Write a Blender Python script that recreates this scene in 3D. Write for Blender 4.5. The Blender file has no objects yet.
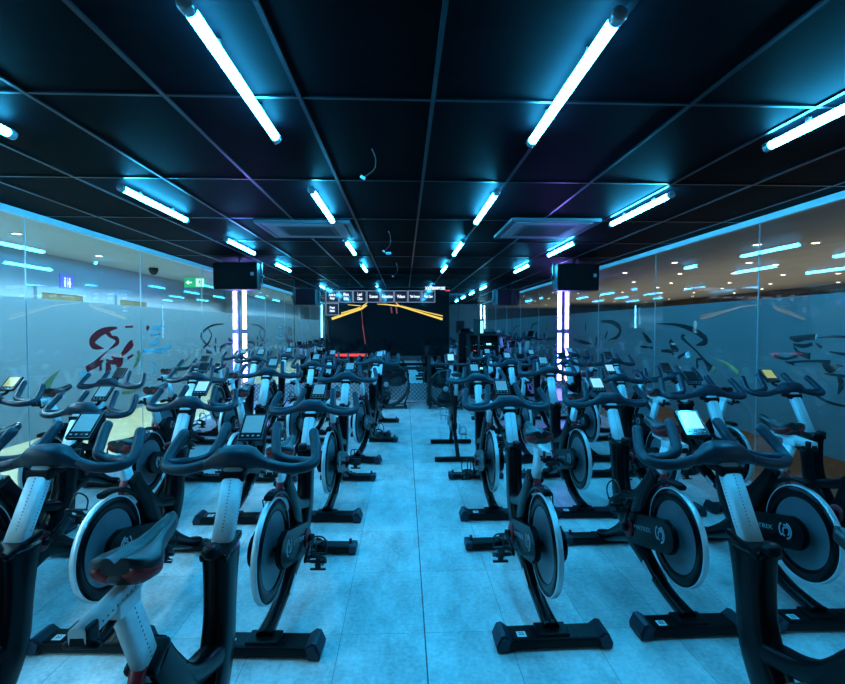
import bpy, bmesh, math, random
from mathutils import Vector, Matrix, Euler
random.seed(7)
sc = bpy.context.scene
col = sc.collection
PI = math.pi

# ------------------------------------------------------------------ camera
F, CX, CY = 480.0, 422.5, 342.0
YAW, PITCH, H = math.radians(2.2), math.radians(1.79), 1.55
cam = bpy.data.cameras.new('camera')
cam.sensor_width = 36; cam.lens = F/845*36; cam.clip_start = .02; cam.clip_end = 200
co = bpy.data.objects.new('camera', cam); col.objects.link(co)
co.location = (0, 0, H)
co.rotation_euler = (PI/2 - PITCH, 0, -YAW)
sc.camera = co
sc.view_settings.view_transform = 'Standard'
sc.view_settings.look = 'None'
sc.view_settings.gamma = 1
sc.view_settings.use_curve_mapping = False
sc.view_settings.exposure = 0.0
sc.cycles.max_bounces = 10
sc.cycles.transparent_max_bounces = 24
sc.cycles.sample_clamp_indirect = 8

def ray(px, py):
    x = (px-CX)/F; y = -(py-CY)/F
    f = Vector((math.sin(YAW)*math.cos(PITCH), math.cos(YAW)*math.cos(PITCH), -math.sin(PITCH)))
    r = Vector((math.cos(YAW), -math.sin(YAW), 0))
    u = r.cross(f)
    return f + r*x + u*y
def on_x(px, py, X):            # where a measured point of a side wall lies (y, z)
    d = ray(px, py); t = X/d.x
    return (d.y*t, H + d.z*t)

# ------------------------------------------------------------------ room measures
XL, XR = -3.42, 3.40
YB, YF = -1.7, 10.17            # wall behind the camera, mirror wall
ZC = 2.60

# ------------------------------------------------------------------ materials
MATS = {}
def mat(name, base=(.5, .5, .5), rough=.5, metal=0.0, coat=0.0, emit=None, strength=0.0, noise=None, bump=0.0, spec=.5):
    m = bpy.data.materials.new(name); m.use_nodes = True
    nt = m.node_tree; b = nt.nodes['Principled BSDF']
    b.inputs['Base Color'].default_value = (*base, 1)
    b.inputs['Roughness'].default_value = rough
    b.inputs['Metallic'].default_value = metal
    b.inputs['Coat Weight'].default_value = coat
    b.inputs['Coat Roughness'].default_value = .06
    b.inputs['Specular IOR Level'].default_value = spec
    if emit:
        b.inputs['Emission Color'].default_value = (*emit, 1)
        b.inputs['Emission Strength'].default_value = strength
    if noise:                   # (scale, dark factor)
        tc = nt.nodes.new('ShaderNodeTexCoord'); n = nt.nodes.new('ShaderNodeTexNoise')
        n.inputs['Scale'].default_value = noise[0]; n.inputs['Detail'].default_value = 6
        nt.links.new(tc.outputs['Object'], n.inputs['Vector'])
        r = nt.nodes.new('ShaderNodeValToRGB')
        r.color_ramp.elements[0].position = .3; r.color_ramp.elements[1].position = .7
        r.color_ramp.elements[0].color = (*[c*noise[1] for c in base], 1)
        r.color_ramp.elements[1].color = (*base, 1)
        nt.links.new(n.outputs['Fac'], r.inputs['Fac'])
        nt.links.new(r.outputs['Color'], b.inputs['Base Color'])
        if bump:
            bp = nt.nodes.new('ShaderNodeBump'); bp.inputs['Strength'].default_value = bump; bp.inputs['Distance'].default_value = .002
            nt.links.new(n.outputs['Fac'], bp.inputs['Height']); nt.links.new(bp.outputs['Normal'], b.inputs['Normal'])
    MATS[name] = m
    return m

mat('frame_black', (.0020, .0024, .0036), .27, coat=.0, spec=.16, noise=(14, .75))
mat('matte_black', (.0030, .0036, .0052), .40, spec=.16, noise=(30, .7))
mat('rubber', (.012, .023, .042), .42, spec=.45, noise=(60, .8), bump=.15)
mat('saddle_black', (.012, .013, .016), .36, coat=.1, noise=(40, .8))
mat('saddle_red', (.34, .012, .016), .4, noise=(30, .8))
mat('red_plastic', (.32, .01, .02), .35, noise=(20, .8))
mat('aluminium', (.70, .73, .76), .45, metal=.12, noise=(60, .88))
mat('rim_silver', (.70, .72, .75), .34, metal=.4, noise=(50, .9))
mat('disc_grey', (.15, .17, .20), .40, metal=.2, noise=(9, .8))
mat('steel', (.55, .56, .58), .3, metal=.9, noise=(40, .8))
mat('hole_dark', (.03, .03, .035), .7, noise=(50, .7))
mat('sticker', (.75, .78, .80), .6, noise=(40, .92))
mat('print_grey', (.30, .32, .35), .5, noise=(40, .9))
mat('print_dark', (.02, .02, .02), .6, noise=(40, .9))
mat('lcd', (.12, .22, .26), .35, coat=.15, emit=(.12, .44, .56), strength=.36, noise=(6, .85))  # display without backlight; weak emission stands in for reflected room light
mat('lcd_glare', (.3, .4, .45), .2, coat=.6, emit=(.45, .85, 1.0), strength=.6, noise=(6, .85))  # white lamp reflection on the display, put in as emission
mat('lcd_yellow', (.4, .38, .12), .3, coat=.6, emit=(.72, .64, .18), strength=.42, noise=(6, .85))
mat('lcd_off', (.02, .025, .03), .15, coat=1.0, noise=(6, .85))
mat('light_tube', (.7, .9, 1), .4, emit=(.030, .50, 1.0), strength=138.0)
mat('violet_tube', (.8, .8, 1), .4, emit=(.24, .17, 1.0), strength=60.0)
mat('cyan_tube', (.8, .9, 1), .4, emit=(.20, .70, 1.0), strength=35.0)
mat('lamp_cap', (.28, .34, .38), .25, metal=.3, coat=.4, noise=(40, .85))
mat('tbar', (.035, .038, .05), .3, metal=.9, noise=(12, .7))
mat('channel', (.62, .64, .66), .42, metal=.3, noise=(12, .9))
mat('speaker_black', (.0015, .002, .003), .7, spec=.2, noise=(90, .6), bump=.3)
mat('fan_black', (.012, .013, .016), .4, noise=(40, .7))
mat('screen_black', (.004, .005, .007), .07, coat=1.0, noise=(3, .8))
mat('screen_white', (.3, .3, .3), .4, emit=(.85, .85, 1.0), strength=1.1)
mat('screen_frame', (.2, .2, .2), .4, emit=(.42, .40, .52), strength=.55)
mat('screen_yellow', (.3, .2, .02), .4, emit=(1.0, .55, .08), strength=1.0)
mat('screen_red', (.3, .02, .02), .4, emit=(1.0, .05, .04), strength=1.0)
mat('screen_dim_red', (.3, .02, .02), .4, emit=(.7, .07, .03), strength=.22)
mat('screen_tile', (.01, .01, .015), .1, coat=1.0, emit=(.02, .025, .05), strength=.4)
mat('led_red', (.3, .01, .01), .4, emit=(1, .03, .03), strength=4)
mat('led_cyan', (.1, .3, .3), .4, emit=(.25, .8, 1), strength=2)
mat('decal_red', (.80, .010, .016), .5, noise=(9, .8))
mat('decal_dark', (.006, .007, .009), .5, noise=(9, .5))
mat('decal_tan', (.80, .36, .13), .5, noise=(9, .8))
mat('decal_white', (.65, .72, .78), .5, noise=(9, .9))
mat('exit_green', (.02, .3, .12), .4, emit=(.02, .55, .20), strength=.9)
mat('exit_white', (.8, .8, .8), .4, emit=(.8, 1, .85), strength=1.1)
mat('sign_violet', (.18, .2, .65), .4, emit=(.16, .18, .8), strength=.5)
mat('door_brown', (.32, .22, .10), .5, noise=(5, .7))
mat('corridor_white', (.42, .48, .54), .7, noise=(3, .95))
mat('corridor_ceiling', (.52, .52, .50), .8, noise=(2, .95))
mat('corridor_floor', (.50, .37, .20), .4, noise=(3, .8))
mat('gym_ceiling', (.60, .55, .48), .8, noise=(2, .9))
mat('gym_floor', (.10, .085, .06), .4, noise=(3, .7))
mat('gym_wall', (.10, .075, .055), .7, noise=(1.4, .35))
mat('downlight', (.9, .8, .7), .4, emit=(1.0, .84, .62), strength=16)
mat('downlight_cool', (.9, .9, .9), .4, emit=(.85, .95, 1.0), strength=9)
mat('rear_wall', (.10, .12, .14), .8, noise=(3, .8))
mat('wire', (.20, .07, .06), .5, noise=(20, .7))
mat('plug_white', (.7, .75, .78), .5, noise=(20, .9))
mat('vent_grey', (.06, .065, .08), .45, noise=(10, .85))
mat('vent_pale', (.22, .23, .26), .45, noise=(10, .9))
mat('deck', (.20, .21, .24), .45, noise=(6, .8))

def mat_floor():
    m = bpy.data.materials.new('floor_tiles'); m.use_nodes = True
    nt = m.node_tree; N = nt.nodes; L = nt.links; b = N['Principled BSDF']
    geo = N.new('ShaderNodeNewGeometry'); sep = N.new('ShaderNodeSeparateXYZ'); L.new(geo.outputs['Position'], sep.inputs[0])
    def mth(op, a, b_=None):
        n = N.new('ShaderNodeMath'); n.operation = op
        if hasattr(a, 'links'): L.new(a, n.inputs[0])
        else: n.inputs[0].default_value = a
        if b_ is not None:
            if hasattr(b_, 'links'): L.new(b_, n.inputs[1])
            else: n.inputs[1].default_value = b_
        return n.outputs[0]
    def seam(v, off, per, w):
        t = mth('DIVIDE', mth('SUBTRACT', v, off), per)
        d = mth('ABSOLUTE', mth('SUBTRACT', mth('FRACT', mth('ADD', t, 0.5)), 0.5))
        return mth('LESS_THAN', mth('MULTIPLY', d, per), w)
    sx = seam(sep.outputs['X'], .103, .42, .0016); sy = seam(sep.outputs['Y'], 2.385, .61, .0013)
    main = mth('LESS_THAN', mth('ABSOLUTE', mth('SUBTRACT', sep.outputs['X'], .103)), .0035)
    s = mth('MAXIMUM', mth('MULTIPLY', mth('MAXIMUM', sx, sy), .62), mth('MULTIPLY', main, .92))
    # per tile tone
    tx = mth('FLOOR', mth('DIVIDE', mth('SUBTRACT', sep.outputs['X'], .103), .42))
    ty = mth('FLOOR', mth('DIVIDE', mth('SUBTRACT', sep.outputs['Y'], 2.385), .61))
    cmb = N.new('ShaderNodeCombineXYZ'); L.new(tx, cmb.inputs[0]); L.new(ty, cmb.inputs[1])
    wn = N.new('ShaderNodeTexWhiteNoise'); wn.noise_dimensions = '2D'; L.new(cmb.outputs[0], wn.inputs['Vector'])
    n1 = N.new('ShaderNodeTexNoise'); n1.inputs['Scale'].default_value = 3.2; n1.inputs['Detail'].default_value = 9; n1.inputs['Roughness'].default_value = .68
    n2 = N.new('ShaderNodeTexNoise'); n2.inputs['Scale'].default_value = 45; n2.inputs['Detail'].default_value = 5
    mp = N.new('ShaderNodeMapping'); mp.inputs['Scale'].default_value = (1.6, .8, 1)
    L.new(geo.outputs['Position'], mp.inputs[0]); L.new(mp.outputs[0], n1.inputs['Vector']); L.new(geo.outputs['Position'], n2.inputs['Vector'])
    v = mth('ADD', mth('MULTIPLY', n1.outputs['Fac'], .75), mth('MULTIPLY', n2.outputs['Fac'], .35))
    v = mth('ADD', v, mth('MULTIPLY', wn.outputs['Value'], .10))
    r = N.new('ShaderNodeValToRGB'); L.new(v, r.inputs['Fac'])
    r.color_ramp.elements[0].position = .40; r.color_ramp.elements[1].position = .74
    r.color_ramp.elements[0].color = (.30, .31, .315, 1); r.color_ramp.elements[1].color = (.74, .75, .75, 1)
    mx = N.new('ShaderNodeMix'); mx.data_type = 'RGBA'
    L.new(s, mx.inputs['Factor']); L.new(r.outputs['Color'], mx.inputs['A']); mx.inputs['B'].default_value = (.03, .03, .035, 1)
    L.new(mx.outputs['Result'], b.inputs['Base Color'])
    b.inputs['Roughness'].default_value = .42
    MATS['floor_tiles'] = m
mat_floor()

def mat_ceiling():
    m = bpy.data.materials.new('ceiling_tiles'); m.use_nodes = True
    nt = m.node_tree; N = nt.nodes; L = nt.links; b = N['Principled BSDF']
    tc = N.new('ShaderNodeTexCoord'); mp = N.new('ShaderNodeMapping'); mp.inputs['Scale'].default_value = (2.2, 9, 1)
    n = N.new('ShaderNodeTexNoise'); n.inputs['Scale'].default_value = 2.0; n.inputs['Detail'].default_value = 8; n.inputs['Roughness'].default_value = .7
    L.new(tc.outputs['Object'], mp.inputs[0]); L.new(mp.outputs[0], n.inputs['Vector'])
    r = N.new('ShaderNodeValToRGB'); L.new(n.outputs['Fac'], r.inputs['Fac'])
    r.color_ramp.elements[0].position = .3; r.color_ramp.elements[1].position = .75
    r.color_ramp.elements[0].color = (.0006, .0007, .0012, 1); r.color_ramp.elements[1].color = (.0028, .0031, .0046, 1)
    L.new(r.outputs['Color'], b.inputs['Base Color'])
    b.inputs['Roughness'].default_value = .55; b.inputs['Specular IOR Level'].default_value = .012
    MATS['ceiling_tiles'] = m
mat_ceiling()

def mat_chequer():
    m = bpy.data.materials.new('chequer_plate'); m.use_nodes = True
    nt = m.node_tree; N = nt.nodes; L = nt.links; b = N['Principled BSDF']
    geo = N.new('ShaderNodeNewGeometry'); mp = N.new('ShaderNodeMapping'); mp.inputs['Scale'].default_value = (16, 16, 16); mp.inputs['Rotation'].default_value = (0, 0, PI/4)
    sp = N.new('ShaderNodeSeparateXYZ'); cb = N.new('ShaderNodeCombineXYZ'); L.new(geo.outputs['Position'], sp.inputs[0]); L.new(sp.outputs['X'], cb.inputs['X']); L.new(sp.outputs['Z'], cb.inputs['Y'])
    v = N.new('ShaderNodeTexVoronoi'); v.voronoi_dimensions = '2D'; v.inputs['Randomness'].default_value = 0.0; v.inputs['Scale'].default_value = 1.0
    L.new(cb.outputs[0], mp.inputs[0]); L.new(mp.outputs[0], v.inputs['Vector'])
    r = N.new('ShaderNodeValToRGB'); L.new(v.outputs['Distance'], r.inputs['Fac'])
    r.color_ramp.elements[0].position = .28; r.color_ramp.elements[1].position = .40
    r.color_ramp.elements[0].color = (.62, .64, .66, 1); r.color_ramp.elements[1].color = (.26, .27, .30, 1)
    L.new(r.outputs['Color'], b.inputs['Base Color'])
    b.inputs['Roughness'].default_value = .4; b.inputs['Metallic'].default_value = .3
    MATS['chequer_plate'] = m
mat_chequer()

def mat_glass():
    m = bpy.data.materials.new('clear_glass'); m.use_nodes = True
    nt = m.node_tree; N = nt.nodes; L = nt.links
    N.remove(N['Principled BSDF']); out = N['Material Output']
    t = N.new('ShaderNodeBsdfTransparent'); t.inputs[0].default_value = (.90, .95, .95, 1)
    g = N.new('ShaderNodeBsdfGlossy'); g.inputs['Roughness'].default_value = .015; g.inputs[0].default_value = (1, 1, 1, 1)
    lw = N.new('ShaderNodeLayerWeight'); lw.inputs['Blend'].default_value = .5
    p5 = N.new('ShaderNodeMath'); p5.operation = 'POWER'; L.new(lw.outputs['Facing'], p5.inputs[0]); p5.inputs[1].default_value = 5
    fr = N.new('ShaderNodeMath'); fr.operation = 'MULTIPLY_ADD'; L.new(p5.outputs[0], fr.inputs[0]); fr.inputs[1].default_value = .95; fr.inputs[2].default_value = .045
    mx = N.new('ShaderNodeMixShader')
    L.new(fr.outputs[0], mx.inputs[0]); L.new(t.outputs[0], mx.inputs[1]); L.new(g.outputs[0], mx.inputs[2]); L.new(mx.outputs[0], out.inputs[0])
    MATS['clear_glass'] = m
mat_glass()

def mat_frost(name, c, trans):
    m = bpy.data.materials.new(name); m.use_nodes = True
    nt = m.node_tree; N = nt.nodes; L = nt.links
    N.remove(N['Principled BSDF']); out = N['Material Output']
    d = N.new('ShaderNodeBsdfDiffuse'); d.inputs[0].default_value = (*c, 1)
    tl = N.new('ShaderNodeBsdfTranslucent'); tl.inputs[0].default_value = (*c, 1)
    t = N.new('ShaderNodeBsdfTransparent')
    n = N.new('ShaderNodeTexNoise'); n.inputs['Scale'].default_value = 1.2; n.inputs['Detail'].default_value = 3
    tc = N.new('ShaderNodeTexCoord'); L.new(tc.outputs['Object'], n.inputs['Vector'])
    rr = N.new('ShaderNodeMapRange'); L.new(n.outputs['Fac'], rr.inputs[0]); rr.inputs[3].default_value = trans*.8; rr.inputs[4].default_value = trans*1.2
    a = N.new('ShaderNodeMixShader'); a.inputs[0].default_value = .64
    L.new(d.outputs[0], a.inputs[1]); L.new(tl.outputs[0], a.inputs[2])
    b = N.new('ShaderNodeMixShader'); L.new(rr.outputs[0], b.inputs[0]); L.new(a.outputs[0], b.inputs[1]); L.new(t.outputs[0], b.inputs[2])
    L.new(b.outputs[0], out.inputs[0]); MATS[name] = m
mat_frost('frost_film', (.38, .44, .46), .08)

def mat_mirror():
    m = bpy.data.materials.new('mirror'); m.use_nodes = True
    b = m.node_tree.nodes['Principled BSDF']
    b.inputs['Base Color'].default_value = (.78, .84, .86, 1); b.inputs['Metallic'].default_value = 1; b.inputs['Roughness'].default_value = .012
    MATS['mirror'] = m
mat_mirror()

# ------------------------------------------------------------------ mesh helpers
class MB:
    def __init__(s): s.bm = bmesh.new(); s.mi = 0
    def _ring(s, pts): return [s.bm.verts.new(p) for p in pts]
    def _bridge(s, a, b):
        n = len(a)
        for i in range(n):
            f = s.bm.faces.new((a[i], a[(i+1) % n], b[(i+1) % n], b[i])); f.smooth = True; f.material_index = s.mi
    def _cap(s, r, rev=False):
        f = s.bm.faces.new(list(reversed(r)) if rev else r); f.material_index = s.mi
    def loft(s, rings, cap=True):
        R = [s._ring(r) for r in rings]
        for a, b in zip(R, R[1:]): s._bridge(a, b)
        if cap: s._cap(R[0], True); s._cap(R[-1])
        return s
    def box(s, c, size, rot=(0, 0, 0), bevel=0.0):
        bm2 = bmesh.new(); bmesh.ops.create_cube(bm2, size=1)
        bmesh.ops.scale(bm2, vec=size, verts=bm2.verts)
        if bevel: bmesh.ops.bevel(bm2, geom=bm2.edges[:], offset=bevel, segments=2, affect='EDGES', profile=.6)
        M = Matrix.Translation(c) @ Euler(rot).to_matrix().to_4x4()
        s._merge(bm2, M); return s
    def _merge(s, bm2, M):
        mp = {}
        for v in bm2.verts: mp[v] = s.bm.verts.new(M @ v.co)
        for f in bm2.faces:
            g = s.bm.faces.new([mp[v] for v in f.verts]); g.material_index = s.mi; g.smooth = False
        bm2.free()
    def sweep(s, path, halves, side=(1, 0, 0), n=16, ex=2.0, cap=True, rnd=False):
        """path points with (a = half size along side, b = half size along the other axis); ex is the superellipse exponent"""
        P = [Vector(p) for p in path]
        if not isinstance(halves, list): halves = [halves]*len(P)
        rings = []; S = Vector(side).normalized(); prev = None
        def ring(c, T, a, b, S):
            B = T.cross(S)
            if B.length < 1e-5: B = Vector((0, 0, 1))
            B.normalize(); A = B.cross(T).normalized()
            o = []
            for k in range(n):
                t = 2*PI*k/n; ct, st = math.cos(t), math.sin(t)
                x = math.copysign(abs(ct)**(2/ex), ct)*a; y = math.copysign(abs(st)**(2/ex), st)*b
                o.append(c + A*x + B*y)
            return o, A
        for i, p in enumerate(P):
            T = (P[min(i+1, len(P)-1)] - P[max(i-1, 0)]).normalized()
            h = halves[i]; a, b = (h, h) if not isinstance(h, tuple) else h
            if i == 0 and rnd:
                for q, kk in ((-.9, .35), (-.6, .75)):
                    r_, _ = ring(p + T*q*min(a, b), T, a*kk, b*kk, S); rings.append(r_)
            r_, A = ring(p, T, a, b, S); rings.append(r_)
            if i == len(P)-1 and rnd:
                for q, kk in ((.6, .75), (.9, .35)):
                    r_, _ = ring(p + T*q*min(a, b), T, a*kk, b*kk, S); rings.append(r_)
            if side == 'auto': S = A
        return s.loft(rings, cap)
    def tube(s, path, r, n=10, rnd=True, cap=True):
        """round tube with parallel transport"""
        P = [Vector(p) for p in path]
        rr = r if isinstance(r, list) else [r]*len(P)
        T0 = (P[1]-P[0]).normalized()
        S = T0.orthogonal().normalized(); rings = []
        for i, p in enumerate(P):
            T = (P[min(i+1, len(P)-1)] - P[max(i-1, 0)]).normalized()
            S = (S - T*S.dot(T)).normalized(); B = T.cross(S)
            def rg(c, q): return [c + (S*math.cos(2*PI*k/n) + B*math.sin(2*PI*k/n))*q for k in range(n)]
            if i == 0 and rnd: rings += [rg(p - T*rr[i]*.8, rr[i]*.45), rg(p - T*rr[i]*.45, rr[i]*.85)]
            rings.append(rg(p, rr[i]))
            if i == len(P)-1 and rnd: rings += [rg(p + T*rr[i]*.45, rr[i]*.85), rg(p + T*rr[i]*.8, rr[i]*.45)]
        return s.loft(rings, cap)
    def lathe(s, prof, c=(0, 0, 0), axis='X', n=40, closed=False):
        """prof: list of (radius, along)"""
        c = Vector(c); rings = []
        for r, h in prof:
            o = []
            for k in range(n):
                t = 2*PI*k/n; u, v = max(r, 1e-4)*math.cos(t), max(r, 1e-4)*math.sin(t)
                o.append(c + (Vector((h, u, v)) if axis == 'X' else Vector((u, h, v)) if axis == 'Y' else Vector((u, v, h))))
            rings.append(o)
        R = [s._ring(r) for r in rings]
        for a, b in zip(R, R[1:]): s._bridge(a, b)
        if closed: s._bridge(R[-1], R[0])
        else: s._cap(R[0], True); s._cap(R[-1])
        return s
    def prism(s, poly, h0, h1, axis='X', bevel=0.0):
        """poly 2D points; axis X: (y, z)"""
        bm2 = bmesh.new()
        def P(p, h): return (h, p[0], p[1]) if axis == 'X' else (p[0], h, p[1]) if axis == 'Y' else (p[0], p[1], h)
        a = [bm2.verts.new(P(p, h0)) for p in poly]; b = [bm2.verts.new(P(p, h1)) for p in poly]
        n = len(poly)
        f0 = bm2.faces.new(a); f1 = bm2.faces.new(list(reversed(b)))
        for i in range(n): bm2.faces.new((a[i], b[i], b[(i+1) % n], a[(i+1) % n]))
        if bevel:
            ed = [e for e in f0.edges] + [e for e in f1.edges]
            bmesh.ops.bevel(bm2, geom=ed, offset=bevel, segments=2, affect='EDGES')
        s._merge(bm2, Matrix.Identity(4)); return s
    def mesh(s, name, *mats, autosmooth=True):
        bmesh.ops.recalc_face_normals(s.bm, faces=s.bm.faces[:])
        me = bpy.data.meshes.new(name); s.bm.to_mesh(me); s.bm.free()
        for m in mats: me.materials.append(MATS[m])
        return me
    def obj(s, name, *mats, parent=None, loc=(0, 0, 0), rot=(0, 0, 0)):
        me = s.mesh(name, *mats); o = bpy.data.objects.new(name, me); col.objects.link(o)
        o.location = loc; o.rotation_euler = rot
        if parent: o.parent = parent
        return o

def smooth_path(pts, sub=4):
    P = [Vector(p) for p in pts]; out = []
    for i in range(len(P)-1):
        p0 = P[max(i-1, 0)]; p1 = P[i]; p2 = P[i+1]; p3 = P[min(i+2, len(P)-1)]
        for k in range(sub):
            t = k/sub
            out.append(.5*((2*p1) + (p2-p0)*t + (2*p0-5*p1+4*p2-p3)*t*t + (3*p1-3*p2+p3-p0)*t**3))
    out.append(P[-1]); return out
def smooth_vals(v, sub=4):
    if not isinstance(v[0], tuple): v = [(x,) for x in v]
    P = [Vector((*x, 0, 0)[:3]) for x in v]; n = len(v[0])
    return [tuple(q[:n]) if n > 1 else q[0] for q in smooth_path(P, sub)]

def tag(o, label=None, cat=None, group=None, kind=None):
    if label: o['label'] = label
    if cat: o['category'] = cat
    if group: o['group'] = group
    if kind: o['kind'] = kind
    return o
def struct(o): o['kind'] = 'structure'; return o
def empty(name, loc=(0, 0, 0), rz=0, parent=None):
    o = bpy.data.objects.new(name, None); col.objects.link(o); o.location = loc; o.rotation_euler = (0, 0, rz)
    o.empty_display_size = .1
    if parent: o.parent = parent
    return o
def copy_tree(o, parent=None):
    kids = list(o.children)
    c = o.copy(); col.objects.link(c); c.parent = parent
    for ch in kids: copy_tree(ch, c)
    return c
def text_mesh(body, size, depth=.0006, bold=0.0):
    cu = bpy.data.curves.new('lettering', 'FONT'); cu.body = body; cu.size = size; cu.extrude = depth
    cu.align_x = 'CENTER'; cu.align_y = 'CENTER'; cu.offset = bold; cu.resolution_u = 2
    o = bpy.data.objects.new('lettering', cu); col.objects.link(o)
    dg = bpy.context.evaluated_depsgraph_get(); me = bpy.data.meshes.new_from_object(o.evaluated_get(dg))
    bpy.data.objects.remove(o); bpy.data.curves.remove(cu)
    return me
def text_obj(body, size, m, parent, loc, rot, bold=0.0, name='lettering', sx=1.0):
    me = text_mesh(body, size, bold=bold); me.materials.clear(); me.materials.append(MATS[m])
    if sx != 1.0: me.transform(Matrix.Diagonal((sx, 1, 1, 1)))
    o = bpy.data.objects.new(name, me); col.objects.link(o); o.parent = parent; o.location = loc; o.rotation_euler = rot
    return o

# ================================================================== THE SPIN BIKE
BAR0 = (0, .93, 1.035); LEAN = Vector((0, .50, .866))
def stadium(c0, r0, c1, r1, n=14):
    c0 = Vector((*c0, 0)); c1 = Vector((*c1, 0)); d = (c1-c0); L = d.length; d.normalize()
    base = math.atan2(d.y, d.x); off = math.acos((r0-r1)/L); o = []
    for k in range(n+1):
        t = base + off + (2*PI-2*off)*k/n; o.append((c0.x+r0*math.cos(t), c0.y+r0*math.sin(t)))
    for k in range(n+1):
        t = base - off + (2*off)*k/n; o.append((c1.x+r1*math.cos(t), c1.y+r1*math.sin(t)))
    return o

def make_bike():
    root = empty('spin_bike')
    # frame ---------------------------------------------------
    f = MB()
    def yz(l, sub=4):
        pts = smooth_path([(0, p[0], p[1]) for p in l], sub); h = smooth_vals([(p[3], p[2]) for p in l], sub)
        return pts, h
    p, h = yz([(.60, .27, .055, .043), (.67, .35, .072, .046), (.735, .46, .072, .046), (.762, .58, .064, .044), (.776, .70, .072, .046), (.785, .78, .086, .048)])
    f.sweep(p, h, ex=3.6)
    f.box((0, .782, .792), (.092, .160, .026), rot=(math.radians(8), 0, 0), bevel=.008)
    p, h = yz([(.74, .44, .05, .045), (.66, .475, .036, .042), (.56, .505, .034, .040), (.47, .55, .04, .042), (.40, .62, .04, .042)])
    f.sweep(p, h, ex=3.2)
    p, h = yz([(.50, .33, .07, .050), (.470, .44, .075, .048), (.415, .57, .060, .045), (.345, .67, .052, .042), (.305, .735, .048, .040)])
    f.sweep(p, h, ex=3.4)
    p, h = yz([(.44, .30, .05, .048), (.53, .28, .075, .050), (.64, .25, .07, .047), (.76, .18, .05, .043), (.90, .105, .036, .040), (1.02, .066, .030, .045)])
    f.sweep(p, h, ex=3.2)
    p, h = yz([(.56, .245, .055, .046), (.44, .195, .045, .040), (.30, .13, .034, .034), (.16, .092, .030, .032), (0, .075, .028, .040)])
    f.sweep(p, h, ex=3.2)
    a = [(0, .12+.278*math.cos(math.radians(t)), .44+.278*math.sin(math.radians(t))) for t in range(20, 108, 8)]
    f.sweep(a, [(.034-.014*k/len(a), .014) for k in range(len(a))], ex=3.5)
    f.tube([(-.075, .48, .34), (.075, .48, .34)], .03, n=16)
    f.tube([(-.048, .12, .44), (.048, .12, .44)], .012, n=12)
    fr = f.obj('frame', 'frame_black', parent=root)
    for q in (-1, 1):
        s1 = MB(); s1.box((q*.0405, .335, .147), (.0030, .115, .030), rot=(math.radians(25), 0, 0))
        tag(s1.obj('warning_label', 'sticker', parent=fr), 'small pale warning label on the rear leg')
    # rear stabiliser -----------------------------------------
    r = MB()
    r.box((0, 0, .037), (.50, .118, .050), bevel=.012)
    r.box((0, .005, .066), (.155, .10, .018), bevel=.006)
    r.box((-.115, 0, .0625), (.004, .10, .003)); r.box((.115, 0, .0625), (.004, .10, .003))
    rs = r.obj('rear_stabilizer', 'matte_black', parent=root)
    for s in (-1, 1):
        c = MB()
        c.prism([(s*.225, .002), (s*.278, .002), (s*.284, .030), (s*.262, .078), (s*.240, .083), (s*.205, .058)], -.068, .068, axis='Y', bevel=.010)
        tag(c.obj('end_cap', 'rubber', parent=rs), 'raised rubber end cap')
    c = MB(); c.box((-.155, -.018, .0635), (.044, .040, .0024), bevel=.0008)
    tag(c.obj('number_sticker', 'sticker', parent=rs), 'white number sticker')
    n_ = text_obj('22', .026, 'print_dark', rs, (-.155, -.018, .0652), (0, 0, 0), name='sticker_number')
    # front stabiliser ----------------------------------------
    r = MB(); r.box((0, 1.02, .036), (.54, .10, .050), bevel=.014)
    r.box((0, 1.02, .058), (.14, .085, .018), bevel=.006)
    fs = r.obj('front_stabilizer', 'matte_black', parent=root)
    for s in (-1, 1):
        c = MB(); c.box((s*.256, 1.02, .037), (.05, .112, .058), bevel=.016)
        c.obj('end_cap', 'rubber', parent=fs)
        c = MB(); c.lathe([(.003, .058), (.016, .058), (.016, .066), (.010, .075), (.011, .088), (.004, .094)], (s*.235, 1.03, 0), 'Z', 12)
        c.obj('leveling_knob', 'rubber', parent=fs)
    # flywheel ------------------------------------------------
    w = MB()
    w.lathe([(.03, -.008), (.195, -.008), (.2, -.010), (.2, .010), (.195, .008), (.03, .008)], (0, 0, 0), 'X', 48)
    fw = w.obj('flywheel', 'disc_grey', parent=root, loc=(0, .12, .44))
    w = MB(); w.lathe([(.184, -.010), (.187, -.014), (.2435, -.014), (.2435, .014), (.187, .014), (.184, .010)], (0, 0, 0), 'X', 56, closed=True)
    tag(w.obj('flywheel_band', 'frame_black', parent=fw), 'black band around the flywheel disc')
    w = MB(); w.lathe([(.243, -.0145), (.248, -.0145), (.2505, -.0115), (.2505, .0115), (.248, .0145), (.243, .0145)], (0, 0, 0), 'X', 64, closed=True)
    tag(w.obj('flywheel_rim', 'rim_silver', parent=fw), 'silver rim of the flywheel')
    # chain guards --------------------------------------------
    for s in (-1, 1):
        g = MB(); x0, x1 = (.052, .082) if s > 0 else (-.082, -.052)
        g.prism(stadium((.47, .345), .086, (.085, .452), .086), x0, x1, bevel=.010)
        cg = g.obj('chain_guard', 'frame_black', parent=root)
        ang = math.atan2(.452-.345, .085-.47)         # slope of the guard
        sl = math.atan((.345-.452)/(.47-.085))
        rot = (Matrix.Rotation(sl, 4, 'X') @ Euler((PI/2, 0, s*PI/2)).to_matrix().to_4x4()).to_euler()
        t = text_obj('MATRIX', .034, 'print_grey', cg, (s*.0826, .32, .398), rot, sx=1.6)
        e = MB(); sgn = s*.0828
        def arcp(r_, a0, a1, dy=0, dz=0): return [(sgn, .135+dy+r_*math.cos(math.radians(q)), .446+dz+r_*math.sin(math.radians(q))) for q in range(a0, a1, 15)]
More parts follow.
